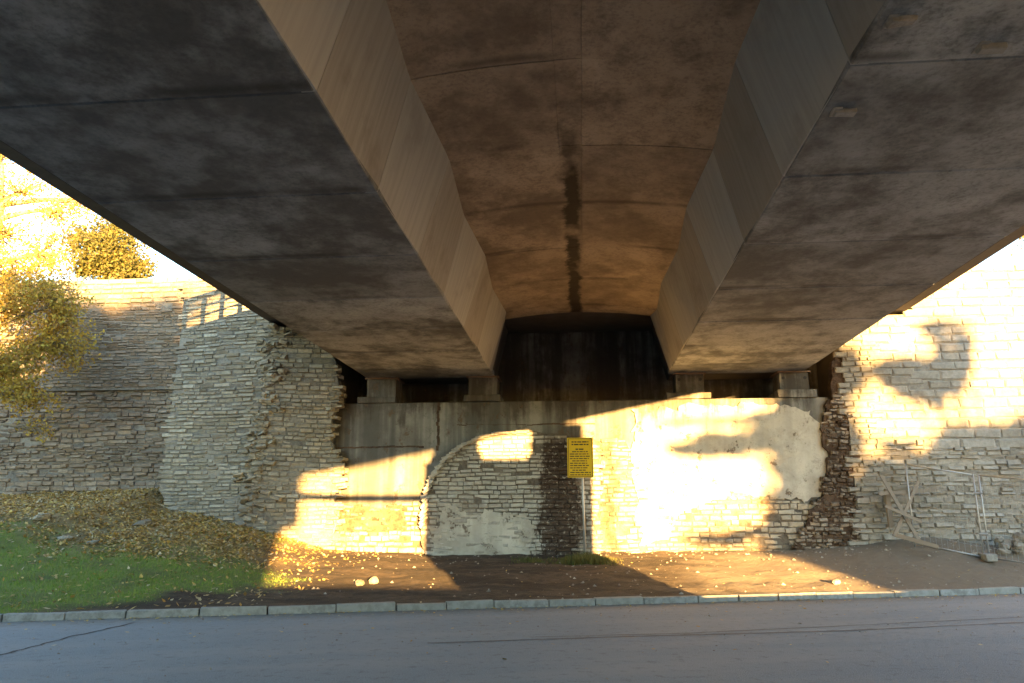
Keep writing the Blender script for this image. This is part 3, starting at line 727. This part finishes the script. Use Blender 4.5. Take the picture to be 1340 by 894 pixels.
for i, (px, py, s, lab) in enumerate(((185, 688, (.26, .2, .1), 'pale flat slab of stone lying alone on the leafy bank'), (55, 679, (.26, .2, .09), 'grey slab half sunk in leaves, leftmost on the bank'),
        (470, 766, (.14, .1, .08), 'left of two pale cobbles on the bare earth'), (489, 763, (.12, .1, .09), 'right of two pale cobbles on the bare earth'),
        (120, 712, (.2, .12, .06), 'thin grey stone slab in the litter above the grass'), (85, 706, (.18, .12, .07), 'small grey slab among litter near the left edge'),
        (1275, 727, (.1, .09, .06), 'small stone by the foot of the double fence post'), (1095, 764, (.1, .08, .06), 'small brown stone just behind the kerb on the right'))):
    p = gpt(px, py); rock('loose_stone', p+Vector((0, 0, s[2]*.4)), s, lab, 'stone', mat=M_ST_B if i < 6 else M_CHIP, seed=i+3)
for i in range(16):
    px, py = U(1302, 1350), U(703, 724); p = at(px, py, U(20.9, 21.5)); p.z = max(ter(p.x, p.y)+.03, p.z); s = U(.1, .2)
    rock('rubble_stone', p, (s*1.2, s, s*.75), 'pale broken stone in the heap behind the fence at the right edge', 'stone', 'heap of broken stone behind the fence', M_ST_R, 40+i)
# chips
b = MB()
def chip(p, s, t):
    n = len(b.v); a = U(0, 6.3); ca, sa = math.cos(a)*s, math.sin(a)*s
    b.v += [(p.x+ca, p.y+sa, p.z), (p.x-sa*.7, p.y+ca*.7, p.z), (p.x-ca, p.y-sa, p.z), (p.x+sa*.6, p.y-ca*.6, p.z), (p.x+U(-.3, .3)*s, p.y+U(-.3, .3)*s, p.z+s*U(.5, .9))]
    b.f += [(n+i, n+(i+1) % 4, n+4) for i in range(4)]; b.t += [t]*4
for i in range(3000):
    x = U(-8, 13); k = kerb_y(x)+.2; wy = wall_y(x)-.05; tt = random.random()
    y = lerp(k, wy, tt if random.random() < .5 else 1-.3*random.random()**2)
    if grass_amt(x, y) > .4 or random.random() > sstep(-8, 3, x)+.25: continue
    chip(Vector((x, y, ter(x, y)-.004)), .006+.055*random.random()**4, U(.01, 1))
for i in range(900):                                     # specks of grit and leaf on the road by the kerb
    x = U(-9, 11); y = kerb_y(x)-.05-5.5*random.random()**3; chip(Vector((x, y, .001)), U(.005, .022), U(.01, 1))
tag(b.obj('stone_chips', M_CHIP), 'pale stone chips and grit strewn over the bare earth and gutter', 'gravel', kind='stuff')
# grass
b = MB()
def blade(p, h, wd, t):
    a = U(0, 6.3); lx, ly = U(-.5, .5)*h, U(-.5, .5)*h; cx, cy = math.cos(a)*wd, math.sin(a)*wd
    b.face([(p.x-cx, p.y-cy, p.z), (p.x+cx, p.y+cy, p.z), (p.x+lx, p.y+ly, p.z+h)], t)
cnt = 0
while cnt < 95000:
    x = U(-14.5, -3.2); y = U(kerb_y(x)+.15, 22); g = grass_amt(x, y); cnt += 1
    if random.random() < g: blade(Vector((x, y, ter(x, y)-.01)), U(.025, .075)*(.6+.6*g), U(.004, .009), U(.01, 1))
tag(b.obj('grass', M_GRASS), 'short green grass on the bank behind the kerb, left', 'grass', kind='stuff')
# weeds around the sign post
b = MB(); pt = gpt(765, 736)
for i in range(2600):
    x = pt.x+random.gauss(0, .42); y = pt.y+U(-.5, .7); blade(Vector((x, y, ter(x, y)-.01)), U(.06, .26)*math.exp(-((x-pt.x)/.7)**2), U(.006, .016), U(.01, .7))
tag(b.obj('weed_tuft', M_GRN), 'tuft of green weeds at the foot of the notice sign', 'weeds', kind='stuff')
b = MB(); pt = gpt(695, 735)
for i in range(500):
    x = pt.x+random.gauss(0, .25); y = pt.y+U(-.3, .4); blade(Vector((x, y, ter(x, y)-.01)), U(.03, .13), U(.004, .01), U(.01, .9))
tag(b.obj('weed_tuft', M_GRN), 'smaller sparse weed tuft left of the notice sign', 'weeds', kind='stuff')
# fallen leaves
b = MB()
def leaf(p, s, t, flat=.5, n=None):
    a = Vector((U(-1, 1), U(-1, 1), U(-1, 1)*flat)).normalized(); c = a.cross(Vector((U(-.4, .4), U(-.4, .4), 1)) if flat < 1 else Vector((U(-1, 1), U(-1, 1), U(-1, 1)))).normalized()
    b.face([p-a*s, p+c*s*.55, p+a*s, p-c*s*.55], t)
n = 0
while n < 60000:
    x = U(-19.5, -5.5); y = U(kerb_y(x)+.2, wall_y(x)); l = litter_amt(x, y); n += 1
    if random.random() < max(l*(.35+1.1*max(0, .5+fbm(x*1.6, y*1.6, 12))), .035): leaf(Vector((x, y, ter(x, y)+U(.005, .05))), U(.03, .07), U(.01, 1))
for i in range(200):
    x = U(-9, 9); y = U(kerb_y(x)-2.5, wall_y(x)); z = ter(x, y) if y > kerb_y(x)+.15 else .002
    leaf(Vector((x, y, z+.012)), U(.02, .045), U(.01, 1), .15)
for i in range(900):                                     # drift in the gutter
    x = U(-11, 11); dd = .02+.5*random.random()**3; y = kerb_y(x)-dd
    if .5+fbm(x*.8, 3, 2) > random.random()*.9: leaf(Vector((x, y, .012)), U(.015, .045), U(.01, 1), .25)
for i in range(90):
    x = U(-9, 9); y = kerb_y(x)-U(.5, 7); leaf(Vector((x, y, .01)), U(.02, .045), U(.01, 1), .15)
tag(b.obj('fallen_leaves', M_LITTER), 'yellow and brown fallen leaves covering the bank below the left wall', 'leaves', kind='stuff')

# ================================================================== TREES
def tree(name, label, base, fork, blobs, leaf_s, lmat, bmat, r0=.18, dens=1.0, cat='tree', group=None, twigs=10):
    global b
    t = thing(name, label, cat, group); base = Vector(base); fork = Vector(fork); tb = MB()
    pts = [base]; n = 6
    for i in range(1, n+1):
        p = base.lerp(fork, i/n); 
        if i < n: p += Vector((U(-.08, .08), U(-.08, .08), 0))
        tb.tube(pts[-1], p, lerp(r0, r0*.6, (i-1)/n), lerp(r0, r0*.6, i/n), 8); pts.append(p)
    b = MB()
    for c, rad, nl in blobs:
        c = Vector(c); rad = Vector(rad)
        # limb
        k = max(range(len(pts)), key=lambda q: -(pts[q]-c).length - (3 if pts[q].z > c.z else 0)); q = pts[k]; m_ = q.lerp(c, .5)+Vector((U(-.2, .2), U(-.2, .2), .15))
        rr = r0*.38; tb.tube(q, m_, rr, rr*.7, 6); tb.tube(m_, c, rr*.7, rr*.4, 6)
        tips = []
        for i in range(twigs):
            while True:
                v = Vector((U(-1, 1), U(-1, 1), U(-1, 1)))
                if .3 < v.length < 1: break
            e = c+Vector((v.x*rad.x, v.y*rad.y, v.z*rad.z)); s0 = m_.lerp(c, U(.3, 1)); tb.tube(s0, e, rr*.25, rr*.08, 4, cap=False); tips.append((s0, e))
        for i in range(int(nl*dens)):
            s0, e = random.choice(tips); p = s0.lerp(e, U(.35, 1.1))+Vector((random.gauss(0, rad.x*.16), random.gauss(0, rad.y*.16), random.gauss(0, rad.z*.16)))
            leaf(p, leaf_s*U(.6, 1.3), U(.01, 1), 1.0)
    tb.obj('trunk', bmat, t, True); b.obj('crown', lmat, t)
    return t
# tree leaning in from the left in front of the wall
A_ = lambda x, y, Y: at(x, y, Y)
tree('birch_tree', 'yellow leaved tree hanging over the bank at the left edge, in front of the wall', (-18.6, 19.5, 1.6), (-17.6, 19.8, 6.4),
     [(A_(20, 400, 20), (1.7, 1.2, 1.2), 2600), (A_(70, 450, 20.5), (1.2, 1, 1.1), 2000), (A_(10, 480, 20), (1.3, 1, 1.0), 1900), (A_(85, 395, 20.5), (.9, .8, .8), 900),
      (A_(40, 520, 20), (.9, .7, .6), 700), (A_(62, 560, 20), (.35, .3, .5), 130), (A_(15, 350, 20.5), (1.5, 1.1, 1), 1500), (A_(105, 450, 20.6), (.6, .5, .8), 350)],
     .055, M_YEL, M_BARK, .16, 1.45, twigs=26)
tree('yellow_tree', 'tall thin yellow tree above the retaining wall, branches pale against the sky', A_(-20, 365, 27), A_(0, 250, 27),
     [(A_(30, 250, 27), (1.6, 1.5, 1.5), 800), (A_(80, 275, 27.5), (1.3, 1.2, 1.3), 750), (A_(10, 310, 27), (1.6, 1.3, 1.1), 800), (A_(70, 330, 27), (1.5, 1.2, .9), 800), (A_(0, 200, 27), (2, 1.5, 1.6), 700), (A_(120, 265, 28), (1.2, 1, 1.0), 420)],
     .06, M_YEL, M_BARKY, .34, 1.5, twigs=26)
tree('olive_tree', 'dense olive brown bushy tree on top of the wall just left of the deck', A_(150, 385, 25), A_(150, 330, 25),
     [(A_(135, 325, 25), (1.3, 1.2, 1.0), 1900), (A_(165, 332, 25), (1.0, 1, .9), 1500), (A_(178, 352, 25), (.7, .7, .6), 900), (A_(120, 350, 25), (1.2, .8, .6), 1300), (A_(150, 300, 25.4), (.9, .8, .7), 700), (A_(155, 362, 25), (1.1, .8, .4), 900), (A_(100, 310, 25.4), (.9, .8, .8), 500)],
     .06, M_OLI, M_BARK, .16, 2.0, twigs=30)
tree('distant_tree', 'sunlit ochre tree standing on the high ground above the right wall', A_(1400, 360, 32), A_(1390, 300, 32),
     [(A_(1365, 290, 32), (1.6, 1.4, 1.3), 700), (A_(1400, 270, 32), (2, 2, 2), 800), (A_(1345, 315, 32), (.7, .7, .6), 160)], .1, M_OCH, M_BARK, .2, 1.0)
# trees added unseen behind the viewer, placed and shaped to shade parts of the walls
def sh(wx, wz, back=42.0): # point that throws its shadow on (wx, wz) of the abutment plane
    return Vector((wx, AY, wz))+SUN/(-SUN.y)*back
P_ = lambda px, py, bk=42.0: sh(at(px, py, AY).x, at(px, py, AY).z, bk)
pb = P_(1065, 700); 
tree('shade_poplar', 'columnar poplar added unseen behind the viewer, shaped to cast the shadow on the abutment', (pb.x, pb.y, 0), (pb.x, pb.y, 8.4),
     [(P_(1062, y), (1.15, 1.0, .75), 1500) for y in (850, 820, 785, 750, 715, 680, 645, 610, 575, 540, 505)] + [(P_(1085, 480), (.8, .8, .6), 700),
      (P_(1000, 575), (.9, .6, .42), 900), (P_(950, 580), (.9, .5, .34), 800), (P_(905, 588), (.7, .4, .22), 380), (P_(985, 697), (.8, .5, .18), 450), (P_(935, 705), (.8, .5, .16), 400), (P_(1000, 545), (.5, .5, .16), 160), (P_(940, 552), (1.0, .4, .10), 220), (P_(880, 553), (.5, .3, .08), 90)],
     .13, M_GRN, M_BARK, .25, 2.4, twigs=60)  # crown masses laid out to cast the upright and spear-shaped shadows
Q_ = lambda wx, wz: sh(wx, wz, 80.0)
qb = Q_(-14, 4)
tree('shade_tree', 'sparse tree added unseen far behind the viewer to dapple the left wall with shade', (qb.x, qb.y, 0), (qb.x, qb.y, 11.5),
     [(Q_(x, z), (1.6, 1.2, .75), 560) for x in (-16.2, -14.6, -13) for z in (6.6, 7.5, 8.2)]+[(Q_(-11.4, 7.0), (.8, .8, .5), 150), (Q_(-11.2, 8.3), (.9, .6, .2), 120)], .16, M_GRN, M_BARK, .3, 1.0, twigs=18)  # added to break up the sun on top of the left wall
hb = P_(1250, 700)
tree('shade_hedge', 'tall leafy screen added unseen beside the poplar to shade the road and lower right wall', (hb.x, hb.y, 0), (hb.x, hb.y, 3.6),
     [(P_(x, y), (1.3, .8, .85), 1300) for x in range(1130, 1480, 50) for y in (640, 690, 745, 800, 840)], .22, M_GRN, M_BARK, .2, 1.0, cat='shade_hedge', twigs=16)  # added foliage mass, shades the road and lower right wall
for i, (px, w_, ytop, lab) in enumerate(((1300, 2.6, 590, 'broad round tree behind the viewer, nearer to the poplar'), (1400, 3.0, 520, 'broad round tree behind the viewer, farther from the poplar'))):
    q = P_(px, 700)
    tree('roadside_tree', lab, (q.x, q.y, 0), (q.x, q.y, 4.5), [(P_(px+U(-60, 60)*w_/2.6, U(ytop, 700)), (1.2, 1.2, .9), 900) for k in range(12)]+
         ([(P_(1205, 484), (1.1, .7, .3), 1100), (P_(1160, 488), (.6, .5, .24), 400), (P_(1228, 474), (.5, .5, .3), 350), (P_(1190, 498), (.6, .5, .2), 300), (P_(1215, 428), (.9, .3, .07), 120), (P_(1250, 450), (.3, .3, .35), 90), (P_(1225, 600), (1.0, .4, .1), 200), (P_(1160, 580), (.7, .3, .06), 90)] if i == 0 else []), .13, M_GRN, M_BARK, .25, 2.4, twigs=50)
